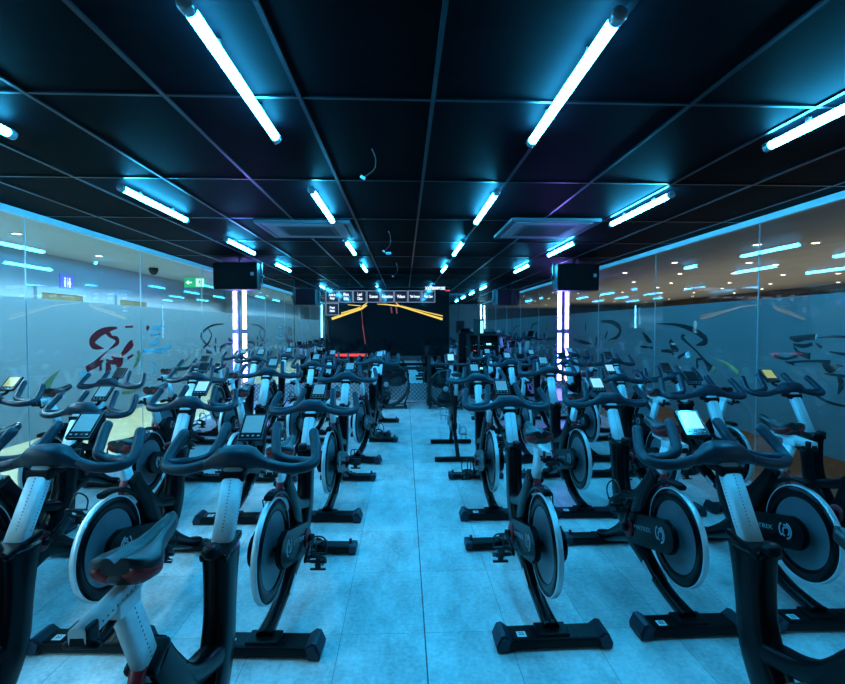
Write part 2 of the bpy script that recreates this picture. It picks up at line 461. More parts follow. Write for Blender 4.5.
        for r_, a0, a1, wd in ((.042, 100, 260, .0050), (.042, 300, 420, .0045), (.028, 60, 230, .0045), (.015, -60, 130, .0045), (.030, 270, 330, .0045)):
            e.sweep(arcp(r_, a0, a1), (.0008, wd), n=8, ex=3)
        tag(e.obj('emblem', 'print_grey', parent=cg), 'round pale emblem')
        g = MB(); g.lathe([(.030, s*.060), (.055, s*.082), (.055, s*.090), (.046, s*.094), (.02, s*.094)], (0, .48, .34), 'X', 28)
        tag(g.obj('crank_cover', 'red_plastic', parent=root), 'red round crank cover')
    # cranks --------------------------------------------------
    for s in (-1, 1):
        a = MB(); x = s*.110
        a.sweep([(0, 0, 0), (0, -.08, 0), (0, -.17, 0)], [(.008, .018), (.007, .014), (.007, .015)], side=(1, 0, 0), n=12, ex=3)
        a.lathe([(.006, -s*.02), (.022, -s*.02), (.022, s*.010), (.008, s*.012)], (0, 0, 0), 'X', 16)
        ca = a.obj('crank_arm', 'frame_black', parent=root, loc=(x, .48, .34), rot=((1 if s > 0 else -1)*0, 0, 0))
        p = MB(); o = s*.062
        p.tube([(0, 0, 0), (s*.02, 0, 0)], .007, n=10)
        p.box((o, .0, 0), (.085, .018, .020), bevel=.005); p.box((o, 0, 0), (.03, .075, .018), bevel=.005)
        for q in (-.038, .038): p.box((o, q, 0), (.085, .012, .016), bevel=.004)
        # toe cage hanging in front of the body, and strap
        p.tube(smooth_path([(o-.038, .035, 0), (o-.04, .09, .0), (o-.03, .125, .03), (o, .135, .045), (o+.03, .125, .03), (o+.04, .09, 0), (o+.038, .035, 0)], 3), .0045, n=8)
        p.tube(smooth_path([(o, .135, .045), (o, .10, .075), (o, .045, .085)], 3), .0045, n=8)
        p.sweep(smooth_path([(o-.044, 0, -.004), (o-.048, .02, .045), (o-.025, .04, .082), (o+.025, .04, .082), (o+.048, .02, .045), (o+.044, 0, -.004)], 3), (.010, .0018), side=(0, 1, 0), n=8, ex=3)
        p.box((o, .0, -.012), (.03, .05, .014), bevel=.003)
        p.tube([(o-.02, -.02, -.012), (o-.02, -.025, -.05), (o, -.02, -.062), (o+.02, -.025, -.05), (o+.02, -.02, -.012)], .004, n=6)
        pd = p.obj('pedal', 'steel', parent=ca, loc=(s*.012, -.17, 0))
        pd.data.materials.clear(); pd.data.materials.append(MATS['fan_black'])
    # resistance lever ----------------------------------------
    l = MB(); l.sweep([(0, .262, .735), (0, .238, .70), (0, .222, .66)], [(.020, .012), (.018, .011), (.013, .010)], ex=3, rnd=True)
    k_ = MB(); k_.box((0, .300, .735), (.078, .088, .030), rot=(math.radians(24), 0, 0), bevel=.010); k_.obj('seat_clamp', 'matte_black', parent=root)
    tag(l.obj('resistance_lever', 'red_plastic', parent=root), 'red resistance lever')
    # seat ----------------------------------------------------
    sp = MB(); sp.sweep([(0, .318, .66), (0, .205, .925)], (.020, .036), n=16, ex=4)
    spo = sp.obj('seat_post', 'aluminium', parent=root)
    hp = MB()
    for k in range(14):
        for s in (-1, 1): hp.box((s*.0200, .300-.0065*k*.95, .702+.0152*k*.95), (.0012, .0035, .004))
    tag(hp.obj('post_holes', 'hole_dark', parent=spo), 'row of dark adjustment holes')
    sl = MB(); sl.sweep([(0, .055, .928), (0, .345, .942)], (.017, .019), n=16, ex=4)
    sl.box((0, .20, .915), (.05, .085, .035), bevel=.008)
    slo = sl.obj('seat_slider', 'aluminium', parent=root)
    k_ = MB(); k_.box((0, .075, .925), (.042, .04, .042), bevel=.008)
    k_.tube([(-.030, .070, .905), (.030, .070, .905)], .008, n=10); k_.tube([(0, .17, .895), (0, .14, .882), (0, .115, .884)], [.010, .007, .009], n=10)
    tag(k_.obj('slider_clamp', 'matte_black', parent=slo), 'black clamp with lever handle')
    hp = MB()
    for k in range(15):
        for s in (-1, 1): hp.box((s*.0172, .075+k*.017, .927+k*.0009), (.0012, .004, .0035))
    hp.obj('slider_holes', 'hole_dark', parent=slo)
    # saddle, origin at its clamp
    sd = MB()
    S = [(-.140, .036, .004, .020), (-.134, .066, .002, .034), (-.110, .082, .0, .050), (-.065, .084, -.002, .052), (-.015, .064, -.004, .046), (.03, .042, -.004, .036), (.08, .031, -.002, .030), (.13, .027, .0, .026), (.160, .022, .0, .020), (.172, .010, -.002, .010)]
    rings = []
    for y, w_, z0, th in S:
        o = []; n = 28
        for k in range(n):
            t = 2*PI*k/n; x = math.cos(t)*w_
            if math.sin(t) >= 0:
                z = z0 + (abs(math.sin(t))**.6)*.024
                if y < .14: z -= (.024 if y > -.02 else .016)*math.exp(-(x/.011)**2)
            else: z = z0 - (abs(math.sin(t))**.55)*th
            o.append((x, y, z + .012*(y/.16)**2))
        rings.append(o)
    sd.loft(rings)
    sad = sd.obj('saddle', 'saddle_black', parent=root, loc=(0, .300, .992)); sad.scale = (.86, .86, .95)
    for s in (-1, 1):
        pn = MB(); rr = []
        for y, w_, z0, th in S[0:5]:
            rr.append([(s*(w_*math.cos(math.radians(a_))+.0016), y, z0 - (abs(math.sin(math.radians(a_)))**.55)*(th+.001) + .012*(y/.16)**2) for a_ in (2, 16, 32, 50, 66)])
        R = [pn._ring(r_) for r_ in rr]
        for A, B in zip(R, R[1:]):
            for q in range(4):
                ff = pn.bm.faces.new((A[q], A[q+1], B[q+1], B[q])); ff.smooth = True
        po = pn.obj('saddle_side_panel', 'saddle_red', parent=sad); md = po.modifiers.new('s', 'SOLIDIFY'); md.thickness = .003
        tag(po, 'dark red side panel')
    ra = MB()
    for s in (-1, 1): ra.tube(smooth_path([(s*.03, -.09, -.028), (s*.02, -.04, -.045), (s*.02, .03, -.045), (s*.008, .10, -.022)], 3), .0035, n=6)
    ra.box((0, -.005, -.045), (.05, .04, .026), bevel=.006)
    ra.obj('saddle_rails', 'fan_black', parent=sad)
    # handlebar post / bars / console -------------------------
    hb = empty('steering', parent=root) if False else None
    P0 = Vector(BAR0)
    po = MB(); top = Vector((0, -.010, -.015)); bot = top - LEAN*.36
    po.sweep([bot, top], (.037, .021), n=16, ex=4.5)
    post = po.obj('handlebar_post', 'aluminium', parent=root, loc=P0)
    hp = MB()
    for k in range(18):
        q = bot.lerp(top, .34 + .58*k/18)
        B = Vector((0, -.866, .5))
        hp.box(q + B*.0212, (.004, .0014, .0035), rot=(-math.radians(30), 0, 0))
        for s in (-1, 1): hp.box(q + Vector((s*.0372, 0, 0)), (.0012, .0035, .0035), rot=(-math.radians(30), 0, 0))
    hp.obj('post_holes', 'hole_dark', parent=post)
    b = MB()
    X = [-.13, -.105, -.085, -.065, -.04, 0, .04, .065, .085, .105, .13]
    RY = [.018, .022, .030, .042, .050, .052, .050, .042, .030, .022, .018]
    RZ = [.0195, .022, .029, .039, .043, .043, .043, .039, .029, .022, .0195]
    ZO = [-.022, -.014, -.004, .004, .008, .010, .008, .004, -.004, -.014, -.022]
    rings = []
    for x, ry, rz, zo in zip(X, RY, RZ, ZO):
        o = []
        for k in range(16):
            t = 2*PI*k/16; ct, sn = math.cos(t), math.sin(t)
            o.append((x, math.copysign(abs(ct)**.8, ct)*ry + .006*(1-(x/.13)**2), zo + math.copysign(abs(sn)**.8, sn)*rz))
        rings.append(o)
    b.loft(rings)
    for s in (-1, 1):
        b.tube(smooth_path([(s*.12, 0, -.019), (s*.18, -.004, -.033), (s*.235, .004, -.036), (s*.275, .03, -.03), (s*.286, .068, -.012), (s*.278, .110, .025), (s*.262, .155, .068)], 5), [.0203]*31, n=12)
        b.tube(smooth_path([(s*.276, .045, -.024), (s*.235, .070, -.030), (s*.175, .080, -.026), (s*.130, .092, -.008), (s*.116, .128, .024), (s*.107, .168, .064), (s*.103, .195, .088)], 5), .0200, n=12)
    bar = b.obj('handlebar', 'rubber', parent=root, loc=P0)
    for s in (-1, 1):
        e = MB(); e.lathe([(.004, -.052), (.045, -.046), (.058, -.036), (.058, -.030), (.01, -.030)], (s*.205, .042, 0), 'Z', 18); e.obj('elbow_cup', 'matte_black', parent=bar)
    e = MB(); e.box((0, .0, -.045), (.085, .085, .030), bevel=.008); e.box((0, -.036, -.050), (.088, .04, .036), bevel=.006)
    e.obj('bar_bracket', 'matte_black', parent=bar)
    # console: local plane with face toward -Y, tilted back
    tilt = math.radians(-48)
    c = MB(); c.box((0, 0, 0), (.116, .020, .148), bevel=.008)
    cons = c.obj('console', 'matte_black', parent=root, loc=P0 + Vector((0, .210, .078)), rot=(tilt, 0, 0)); cons.scale = (.90, .90, .90)
    c = MB(); c.box((0, -.0108, .013), (.088, .002, .098), bevel=.0006)
    scr = c.obj('console_screen', 'lcd', parent=cons)
    c = MB(); c.box((0, -.0098, 0), (.110, .0014, .142)); c.obj('console_bezel', 'print_grey', parent=cons)
    c = MB(); c.box((0, -.0104, 0), (.1065, .0016, .1385)); c.obj('console_face', 'lcd_off', parent=cons)
    c = MB()
    for k in range(4): c.box((-.036+.024*k, -.0116, -.053), (.011, .0012, .007), bevel=.0004)
    c.obj('console_buttons', 'print_grey', parent=cons)
    c = MB(); c.tube([(0, .022, -.03), (0, .014, -.09), (0, -.022, -.145)], .012, n=8)
    c.obj('console_mount', 'matte_black', parent=cons)
    # post clamp on top of the upright
    k_ = MB(); k_.lathe([(.006, .0), (.026, .0), (.029, .010), (.026, .030), (.010, .034)], (0, 0, 0), 'Z', 20)
    kn = k_.obj('clamp_knob', 'matte_black', parent=root, loc=(0, .700, .796), rot=(math.radians(12), 0, 0))
    k_ = MB(); k_.box((0, 0, .0345), (.022, .012, .003), bevel=.001)
    tag(k_.obj('knob_badge', 'red_plastic', parent=kn), 'small red badge')
    return root

# row layout: x and y of the rear stabiliser, turn (deg), bar height shift, seat shift, crank angle, screen, label
def bike_tune(b, x, y, yaw, hb, seat, crank, lcd):
    b.location = (x, y, 0); b.rotation_euler = (0, 0, math.radians(yaw))
    for c in b.children:
        n = c.name.split('.')[0]
        if n in ('handlebar_post', 'handlebar', 'console'):
            c.location = Vector(c.location) + LEAN*hb
            if n == 'console':
                for g in c.children:
                    if g.name.startswith('console_screen') and lcd != 'lcd':
                        g.data = g.data.copy(); g.data.materials.clear(); g.data.materials.append(MATS[lcd])
        elif n in ('seat_post', 'saddle', 'seat_slider'):
            c.location = Vector(c.location) + Vector((0, -.40, .917))*seat
        elif n == 'crank_arm':
            a = math.radians(crank + (180 if c.location.x > 0 else 0))
            c.rotation_euler = (a, 0, 0)
            for g in c.children: g.rotation_euler = (-a + math.radians(random.choice((75, 90, 100, 60))), 0, 0)

RIGHT, LEFT = 'right', 'left'
ROWN = {1: 'nearest the camera', 2: 'second from the camera', 3: 'third from the camera', 4: 'fourth from the camera', 5: 'farthest from the camera'}
COLN = {1: 'beside the aisle', 2: 'second from the aisle', 3: 'third from the aisle', 4: 'next to the glass wall'}
#     side  col row  x     y     yaw  bar   seat crank lcd
B = [(LEFT, 1, 1, -.635, .89, 0, .015, .02, -50, 'lcd'), (LEFT, 2, 1, -1.385, .92, -2, .02, .0, -50, 'lcd'), (RIGHT, 2, 1, 1.22, .83, 0, .03, -.04, -50, 'lcd_glare'),
     (LEFT, 1, 2, -.668, 2.27, -3.5, -.02, -.10, 200, 'lcd'), (RIGHT, 1, 2, .720, 2.28, 1, .0, -.02, 15, 'lcd'),
     (LEFT, 2, 2, -1.50, 2.33, -3, .0, -.07, 190, 'lcd_glare'), (RIGHT, 2, 2, 1.445, 2.34, 1, .01, .0, -70, 'lcd_glare'),
     (LEFT, 3, 2, -2.15, 2.28, -3, -.03, .0, 30, 'lcd'), (RIGHT, 3, 2, 2.147, 2.36, -1, .06, .0, 10, 'lcd_off'),
     (LEFT, 4, 2, -2.86, 2.42, -1, .03, .0, 120, 'lcd_yellow'), (RIGHT, 4, 2, 2.90, 2.50, 1, .06, .03, 60, 'lcd_yellow'),
     (LEFT, 1, 3, -.62, 3.83, -3, .02, .0, 170, 'lcd'), (RIGHT, 1, 3, .73, 3.82, 0, .0, -.03, 30, 'lcd'),
     (LEFT, 2, 3, -1.37, 3.82, -1, .07, .02, 10, 'lcd'), (RIGHT, 2, 3, 1.47, 3.83, 0, .08, -.04, 0, 'lcd'),
     (LEFT, 3, 3, -2.10, 3.86, -2, .02, .04, 100, 'lcd_off'), (RIGHT, 3, 3, 2.19, 3.84, 1, -.01, .0, 45, 'lcd_glare'),
     (LEFT, 4, 3, -2.80, 3.70, 0, -.02, .05, 0, 'lcd_off'), (RIGHT, 4, 3, 2.83, 3.90, 1, .0, .0, 80, 'lcd_off'),
     (LEFT, 1, 4, -.54, 5.48, -10, .06, .0, 215, 'lcd'),
     (LEFT, 2, 4, -1.28, 5.45, -4, .02, .0, 45, 'lcd'), (RIGHT, 2, 4, 1.42, 5.40, 0, .04, .0, 60, 'lcd'),
     (LEFT, 3, 4, -2.02, 5.45, -3, .10, .0, 0, 'lcd'), (RIGHT, 3, 4, 2.19, 5.42, 0, .04, .0, 10, 'lcd_off'),
     (LEFT, 4, 4, -2.72, 5.40, -2, .0, .06, 0, 'lcd_off'), (RIGHT, 4, 4, 2.84, 5.40, 0, .05, .0, 30, 'lcd_off'),
     (LEFT, 1, 5, -.47, 6.78, -6, .0, .0, 100, 'lcd'), (LEFT, 2, 5, -1.25, 6.9, -3, .0, .02, 70, 'lcd'), (LEFT, 3, 5, -1.98, 6.9, -3, .05, .0, 20, 'lcd'), (LEFT, 4, 5, -2.7, 6.9, -2, .03, .0, 0, 'lcd'),
     (RIGHT, 2, 5, 1.40, 6.88, 0, .02, .0, 50, 'lcd'), (RIGHT, 3, 5, 2.15, 6.9, 0, .0, .0, 20, 'lcd'), (RIGHT, 4, 5, 2.82, 6.9, 0, .04, .0, 0, 'lcd')]
proto = make_bike()
trees = [proto] + [copy_tree(proto) for _ in B[1:]]
extra = copy_tree(proto)
for b, (side, c, r, x, y, yaw, hbs, seat, crank, lcd) in zip(trees, B):
    bike_tune(b, x, y, yaw, hbs, seat, crank, lcd)
    tag(b, 'black spin bike, %s side, %s, row %s' % (side, COLN[c], ROWN[r]), 'exercise bike', 'black spin bikes in rows on the studio floor')
bike_tune(extra, 2.35, 9.85, 178, .08, .05, 40, 'lcd')
extra.location.z = .25
tag(extra, 'black spin bike on the low violet-lit stage, turned to face the rows', 'exercise bike')

# slim-framed bike at the right of the aisle, fourth row
def slim_bike():
    root = empty('slim_spin_bike')
    m = MB()
    m.tube([(0, .80, .86), (0, .66, .30)], .024, n=12); m.tube([(0, .22, .80), (0, .36, .40), (0, .46, .30)], .022, n=12)
    m.tube([(0, .72, .56), (0, .34, .46)], .022, n=12); m.tube([(0, .66, .32), (0, .46, .30), (0, .02, .06)], .024, n=12); m.tube([(0, .66, .32), (0, .86, .06)], .024, n=12)
    m.box((0, .56, .33), (.07, .34, .12), bevel=.03)
    m.obj('frame', 'frame_black', parent=root)
    for y, n in ((0, 'rear_stabilizer'), (.86, 'front_stabilizer')):
        q = MB(); q.box((0, y, .032), (.54, .06, .05), bevel=.012); q.obj(n, 'matte_black', parent=root)
    w = MB(); w.lathe([(.02, -.02), (.19, -.02), (.21, -.015), (.21, .015), (.19, .02), (.02, .02)], (0, .82, .36), 'X', 36); w.obj('flywheel', 'frame_black', parent=root)
    p = MB(); p.sweep([(0, .80, .78), (0, .85, 1.04)], (.028, .022), ex=4); p.obj('handlebar_post', 'aluminium', parent=root)
    p = MB(); p.sweep([(0, .23, .74), (0, .18, .96)], (.020, .026), ex=4); p.box((0, .20, .955), (.034, .20, .03), bevel=.006); p.obj('seat_post', 'aluminium', parent=root)
    b = MB(); b.tube(smooth_path([(-.24, .98, 1.12), (-.25, .90, 1.07), (-.20, .83, 1.06), (0, .83, 1.06), (.20, .83, 1.06), (.25, .90, 1.07), (.24, .98, 1.12)], 4), .014, n=10)
    for s in (-1, 1): b.tube(smooth_path([(s*.06, .84, 1.07), (s*.065, .94, 1.10), (s*.06, 1.02, 1.17)], 3), .014, n=10)
    b.obj('handlebar', 'rubber', parent=root)
    s = MB(); rings = []
    for y, w_, th in ((-.12, .03, .01), (-.10, .075, .03), (-.04, .07, .035), (.03, .035, .03), (.12, .02, .02), (.15, .01, .01)):
        rings.append([(math.cos(2*PI*k/16)*w_, .20+y, .995 + math.sin(2*PI*k/16)*(.018 if k < 8 else th)) for k in range(16)])
    s.loft(rings); s.obj('saddle', 'saddle_black', parent=root)
    c = MB(); c.box((0, .92, 1.14), (.10, .02, .13), rot=(-.5, 0, 0), bevel=.006); cs = c.obj('console', 'matte_black', parent=root)
    c = MB(); c.box((0, .9085, 1.147), (.08, .003, .09), rot=(-.5, 0, 0)); c.obj('console_screen', 'lcd_glare', parent=cs)
    for s in (-1, 1):
        a = MB(); a.sweep([(s*.07, .50, .33), (s*.08, .50 + s*.09, .33 - s*.14)], (.008, .014), n=10, ex=3); ca = a.obj('crank_arm', 'steel', parent=root)
        q = MB(); y, z = .50 + s*.09, .33 - s*.14; o = s*.135
        q.box((o, y, z), (.085, .075, .02), bevel=.005)
        q.tube(smooth_path([(o-.04, y+.03, z), (o-.035, y+.05, z+.06), (o, y+.06, z+.08), (o+.035, y+.05, z+.06), (o+.04, y+.03, z)], 3), .006, n=8)
        q.tube([(o-.03, y, z), (o-.03, y, z-.06)], .006, n=6); q.tube([(o+.03, y, z), (o+.03, y, z-.06)], .006, n=6)
        q.obj('pedal', 'steel', parent=ca)
    return root
sb = slim_bike(); sb.location = (.62, 5.46, 0)
tag(sb, 'slim-framed spin bike with pale posts, right of the aisle, fourth row', 'exercise bike')

# ================================================================== THE ROOM
def slab(name, x0, x1, y0, y1, z0, z1, m, parent=None, bevel=0):
    b = MB(); b.box(((x0+x1)/2, (y0+y1)/2, (z0+z1)/2), (x1-x0, y1-y0, z1-z0), bevel=bevel)
    o = b.obj(name, m, parent=parent)
    if parent is None: struct(o)
    return o
slab('floor', XL-.06, XR+.06, YB, YF+.05, -.10, 0, 'floor_tiles')
slab('ceiling', XL-.06, XR+.06, YB, YF+.05, ZC+.004, ZC+.10, 'ceiling_tiles')
# ceiling grid
g = MB()
x = .135 - .61*5
while x < XR:
    if x > XL: g.box((x, (YB+YF)/2, ZC), (.019, YF-YB, .010))
    x += .61
y = 2.25 - 1.235*3
while y < YF:
    g.box(((XL+XR)/2, y, ZC+.0005), (XR-XL, .017, .008)); y += 1.235
struct(g.obj('trim_1', 'tbar'))
# mirror wall
slab('wall_far', XL-.06, XR+.06, YF+.03, YF+.15, 0, ZC+.1, 'rear_wall')
mi = slab('wall_mirror', XL, XR, YF+.005, YF+.03, .36, ZC, 'mirror')
g = MB()
for xx in (-3.38, -2.3, -1.15, 0, 1.15, 2.3, 3.37): g.box((xx, YF+.003, 1.48), (.008, .006, 2.24))
struct(g.obj('trim_2', 'tbar'))
slab('trim_3', XL, XR, YF-.012, YF+.03, 0, .36, 'chequer_plate')
slab('wall_rear', XL-.06, XR+.06, YB-.12, YB, 0, ZC+.1, 'rear_wall')

# glass partitions
YJ = [YB] + [ -1.2+1.9*k for k in range(1, 6)] + [YF]
for s, X, nm in ((-1, XL, 'wall_left'), (1, XR, 'wall_right')):
    g = MB()
    for a, b in zip(YJ, YJ[1:]):
        g.box((X + s*.006, (a+b)/2, 1.295), (.012, b-a-.006, 2.53))
    gl = g.obj(nm, 'clear_glass'); struct(gl)
    slab('frosted_film', min(X+s*.030, X+s*.033), max(X+s*.030, X+s*.033), YB, YF, .50, 1.82, 'frost_film', parent=gl)
    j = MB()
    for a in YJ[1:-1]: j.box((X + s*.006, a, 1.295), (.0124, .004, 2.53))
    jo = j.obj('glass_joint', 'channel', parent=gl); tag(jo, 'thin pale joint between glass panes')
    c = MB(); c.box((X - s*.002, (YB+YF)/2, ZC-.032), (.050, YF-YB, .060), bevel=.004); c.box((X + s*.006, (YB+YF)/2, .015), (.030, YF-YB, .030), bevel=.004)
    struct(c.obj('trim_4' if s < 0 else 'trim_5', 'channel'))

# low stage at the right
st = empty('low_stage', (2.28, 9.26, 0))
b = MB(); b.box((0, 0, .12), (2.20, 1.78, .235)); b.obj('stage_body', 'chequer_plate', parent=st)
b = MB(); b.box((0, -.005, .243), (2.22, 1.80, .014), bevel=.003); b.obj('stage_deck', 'deck', parent=st)
tag(st, 'low platform with a chequer plate front in the far right corner', 'stage')

# ---------------------------------------------------------------- outside: corridor on the left
CXL = -5.15
slab('floor_corridor', CXL-.1, XL-.06, -6, 22, -.1, 0, 'corridor_floor')
slab('ceiling_corridor', CXL-.1, XL-.06, -6, 22, ZC+.004, ZC+.1, 'corridor_ceiling')
slab('wall_corridor', CXL-.2, CXL, -6, 22, 0, ZC, 'corridor_white')
slab('wall_corridor_end', CXL, XL-.06, 14.0, 14.15, 0, ZC, 'corridor_white')
slab('wall_corridor_start', CXL, XL-.06, -6, -5.85, 0, ZC, 'corridor_white')
slab('floor_gym', XR+.06, 13.2, -7, 24, -.1, 0, 'gym_floor')
slab('ceiling_gym', XR+.06, 13.2, -7, 24, ZC+.004, ZC+.1, 'gym_ceiling')
slab('wall_gym', 10.6, 10.8, -7, 24, 0, ZC, 'gym_wall')
slab('wall_gym_end', XR+.06, 10.6, 23.5, 23.7, 0, ZC, 'gym_wall')
slab('wall_gym_start', XR+.06, 10.6, -6.9, -6.7, 0, ZC, 'gym_wall')

def door(y0, y1, ztop, name):
    d = slab(name, CXL-.01, CXL+.03, y0, y1, 0, ztop, 'door_brown')
    b = MB()
    for a in (y0-.04, y1+.04): b.box((CXL+.02, a, ztop/2), (.06, .08, ztop))
    b.box((CXL+.02, (y0+y1)/2, ztop+.04), (.06, y1-y0+.16, .08)); b.obj('door_frame', 'corridor_white', parent=d)
    b = MB(); b.tube([(CXL+.07, y0+.1, 1.0), (CXL+.07, y0+.22, 1.0)], .012, n=8); b.obj('door_handle', 'steel', parent=d)
door(6.98, 7.85, 2.04, 'door_1'); door(8.85, 9.75, 2.04, 'door_2')
# restroom sign
yz_ = on_x(57, 285, CXL+.02)
s = MB(); s.box((0, 0, 0), (.012, .30, .24), bevel=.003); so = s.obj('restroom_sign', 'sign_violet', loc=(CXL+.01, 7.55, 2.23))
s = MB()
for q in (-.05, .05):
    s.lathe([(.001, .008), (.018, .008), (.018, .010), (.001, .010)], (0, q, .055), 'X', 14); s.box((.008, q, 0), (.003, .035, .06)); s.box((.008, q-.009, -.05), (.003, .012, .05)); s.box((.008, q+.009, -.05), (.003, .012, .05))
    if q > 0: s.prism([(q-.038, -.025), (q+.038, -.025), (q, .035)], .0065, .0095)
s.box((.008, 0, 0), (.003, .006, .15))
s.obj('restroom_figures', 'exit_white', parent=so)
tag(so, 'square violet restroom sign with two figures on the corridor wall', 'sign')
# exit sign
ex = MB(); ex.box((0, 0, 0), (.42, .03, .20), bevel=.004); eo = ex.obj('exit_sign', 'exit_green', loc=(-4.33, 10.15, 2.47))
ex = MB(); ex.box((0.11, -.017, 0), (.16, .004, .16)); ex.box((-.10, -.017, 0), (.10, .004, .028)); ex.prism([(-.175, 0), (-.115, .05), (-.115, -.05)], -.019, -.015, axis='Y')
ex.obj('exit_arrow', 'exit_white', parent=eo)
ex = MB()
ex.lathe([(.001, -.021), (.014, -.021), (.014, -.019), (.001, -.019)], (.115, 0, .052), 'Y', 12)
ex.sweep([(.110, -.020, .035), (.100, -.020, -.005)], (.014, .0015), side=(1, 0, 0), n=8); ex.sweep([(.10, -.02, -.005), (.13, -.02, -.03), (.125, -.02, -.065)], (.007, .0015), n=8); ex.sweep([(.10, -.02, -.005), (.085, -.02, -.04), (.06, -.02, -.05)], (.007, .0015), n=8); ex.sweep([(.11, -.02, .03), (.14, -.02, .015)], (.006, .0015), side=(0, 0, 1), n=8); ex.sweep([(.105, -.02, .028), (.08, -.02, .008)], (.006, .0015), side=(0, 0, 1), n=8)
ex.obj('running_figure', 'exit_green', parent=eo)
ex = MB(); ex.tube([(-.15, 0, .1), (-.15, 0, .145)], .006, n=6); ex.tube([(.15, 0, .1), (.15, 0, .145)], .006, n=6); ex.obj('hanger', 'steel', parent=eo)
tag(eo, 'green exit sign with a white arrow and running figure hanging from the corridor ceiling', 'exit sign')
# dome camera
dc = MB(); dc.lathe([(.001, .0), (.075, .0), (.08, -.03), (.075, -.05), (.06, -.09), (.035, -.12), (.001, -.13)], (0, 0, 0), 'Z', 24)
do = dc.obj('dome_camera', 'fan_black', loc=(-4.45, 8.75, ZC)); tag(do, 'black dome security camera on the corridor ceiling', 'camera')
# corridor downlights
def downlight(x, y, m, label, group, first=[{}]):
    if m not in first[0]:
        r = empty('downlight')
        b = MB(); b.lathe([(.045, 0), (.065, 0), (.065, -.008), (.045, -.008)], (0, 0, 0), 'Z', 24, closed=True); b.obj('trim_ring', 'plug_white', parent=r)
        b = MB(); b.lathe([(.001, -.001), (.045, -.001), (.045, -.005), (.001, -.005)], (0, 0, 0), 'Z', 20); b.obj('bulb', m, parent=r)
        first[0][m] = r
    else: r = copy_tree(first[0][m])
    r.location = (x, y, ZC+.002); tag(r, label, 'ceiling light', group); return r
for x, y in ((-4.6, 4.0), (-4.35, 5.6), (-4.5, 7.3), (-4.2, 11.2), (-4.4, 2.2), (-4.4, .2)):
    downlight(x, y, 'downlight_cool', 'small round recessed downlight in the pale corridor ceiling', 'recessed downlights in the corridor ceiling')
random.seed(3)
for i in range(6):
    for j in range(14):
        downlight(4.2 + i*1.15 + random.uniform(-.3, .3), -2.5 + j*1.7 + random.uniform(-.3, .3), 'downlight', 'small warm recessed downlight in the dim gym ceiling', 'recessed downlights in the gym ceiling')
# things on the far gym wall, their tops show above the frosted band
random.seed(5)
for i in range(9):
    y = 2.0 + i*1.7
    b = MB(); b.box((0, 0, 0), (.10, 1.25, .42), bevel=.01)
    o = b.obj('wall_panel', 'door_brown' if i % 3 == 1 else 'print_dark', loc=(10.53, y, 2.20))
    for q in (-.35, .0, .35):
        b = MB(); b.box((-.055, q, 0), (.01, .28, .30)); b.obj('panel_face', ('gym_wall', 'door_brown', 'screen_tile')[(i+int(q*3)) % 3], parent=o)
    tag(o, 'dark poster panel high on the far gym wall, seen above the frosted band', 'panel', 'poster panels on the far gym wall')

# ---------------------------------------------------------------- lamps
def make_lamp(vertical=False, L=1.02, m='light_tube', clip=.048):
    r = empty('tube_light')
    b = MB(); b.tube([(0, 0, 0), (0, L, 0)], .0215, n=16, rnd=False); b.obj('tube', m, parent=r)
    for y in (-.012, L+.012):
        c = MB(); c.lathe([(.001, -.020), (.022, -.020), (.027, -.014), (.027, .016), (.022, .020)], (0, y, 0), 'Y', 18); c.obj('end_cap', 'lamp_cap', parent=r)
    for y in (.25, L-.25):
        c = MB(); c.sweep([(0, y, .018), (0, y, clip)], (.009, .014), side=(1, 0, 0), n=8, ex=4); c.obj('clip', 'lamp_cap', parent=r)
    return r
lp = make_lamp(); first = True
ordn = ['nearest the camera', 'second from the camera', 'third from the camera', 'fourth and farthest from the camera']
for X, yoff, nm in ((-.675, 0, 'inner left'), (.69, 0, 'inner right'), (-2.035, .0, 'outer left'), (2.02, .02, 'outer right')):
    for k, yy in enumerate((1.565, 3.58, 5.62, 7.67)):
        o = lp if first else copy_tree(lp); first = False
        o.location = (X, yy + yoff, ZC-.050)
        tag(o, 'glowing cyan ceiling tube light of the %s line, %s' % (nm, ordn[k]), 'tube light', 'cyan tube lights on the black ceiling')
def vlamp(x, y, z, L, m, label, group, proto_=[{}]):
    if (L, m) not in proto_[0]:
        o = make_lamp(L=L, m=m, clip=.078); proto_[0][(L, m)] = o
    else: o = copy_tree(proto_[0][(L, m)])
    o.rotation_euler = (PI/2, 0, math.copysign(PI/2, -x)); o.location = (x, y, z)
    tag(o, label, 'tube light', group)
for s, nm in ((-1, 'left'), (1, 'right')):
    vlamp(s*3.33, 10.125, .40, 1.02, 'violet_tube', 'upright violet tube light in the far %s corner, lower of two' % nm, 'upright tubes in the corners')
    vlamp(s*3.33, 10.125, 1.50, 1.02, 'violet_tube', 'upright violet tube light in the far %s corner, upper of two' % nm, 'upright tubes in the corners')
    vlamp(s*3.33, -.35, .90, 1.6, 'cyan_tube', 'upright pale tube light on the %s wall seen in the mirror' % nm, 'upright pale tubes on the side walls seen in the mirror')

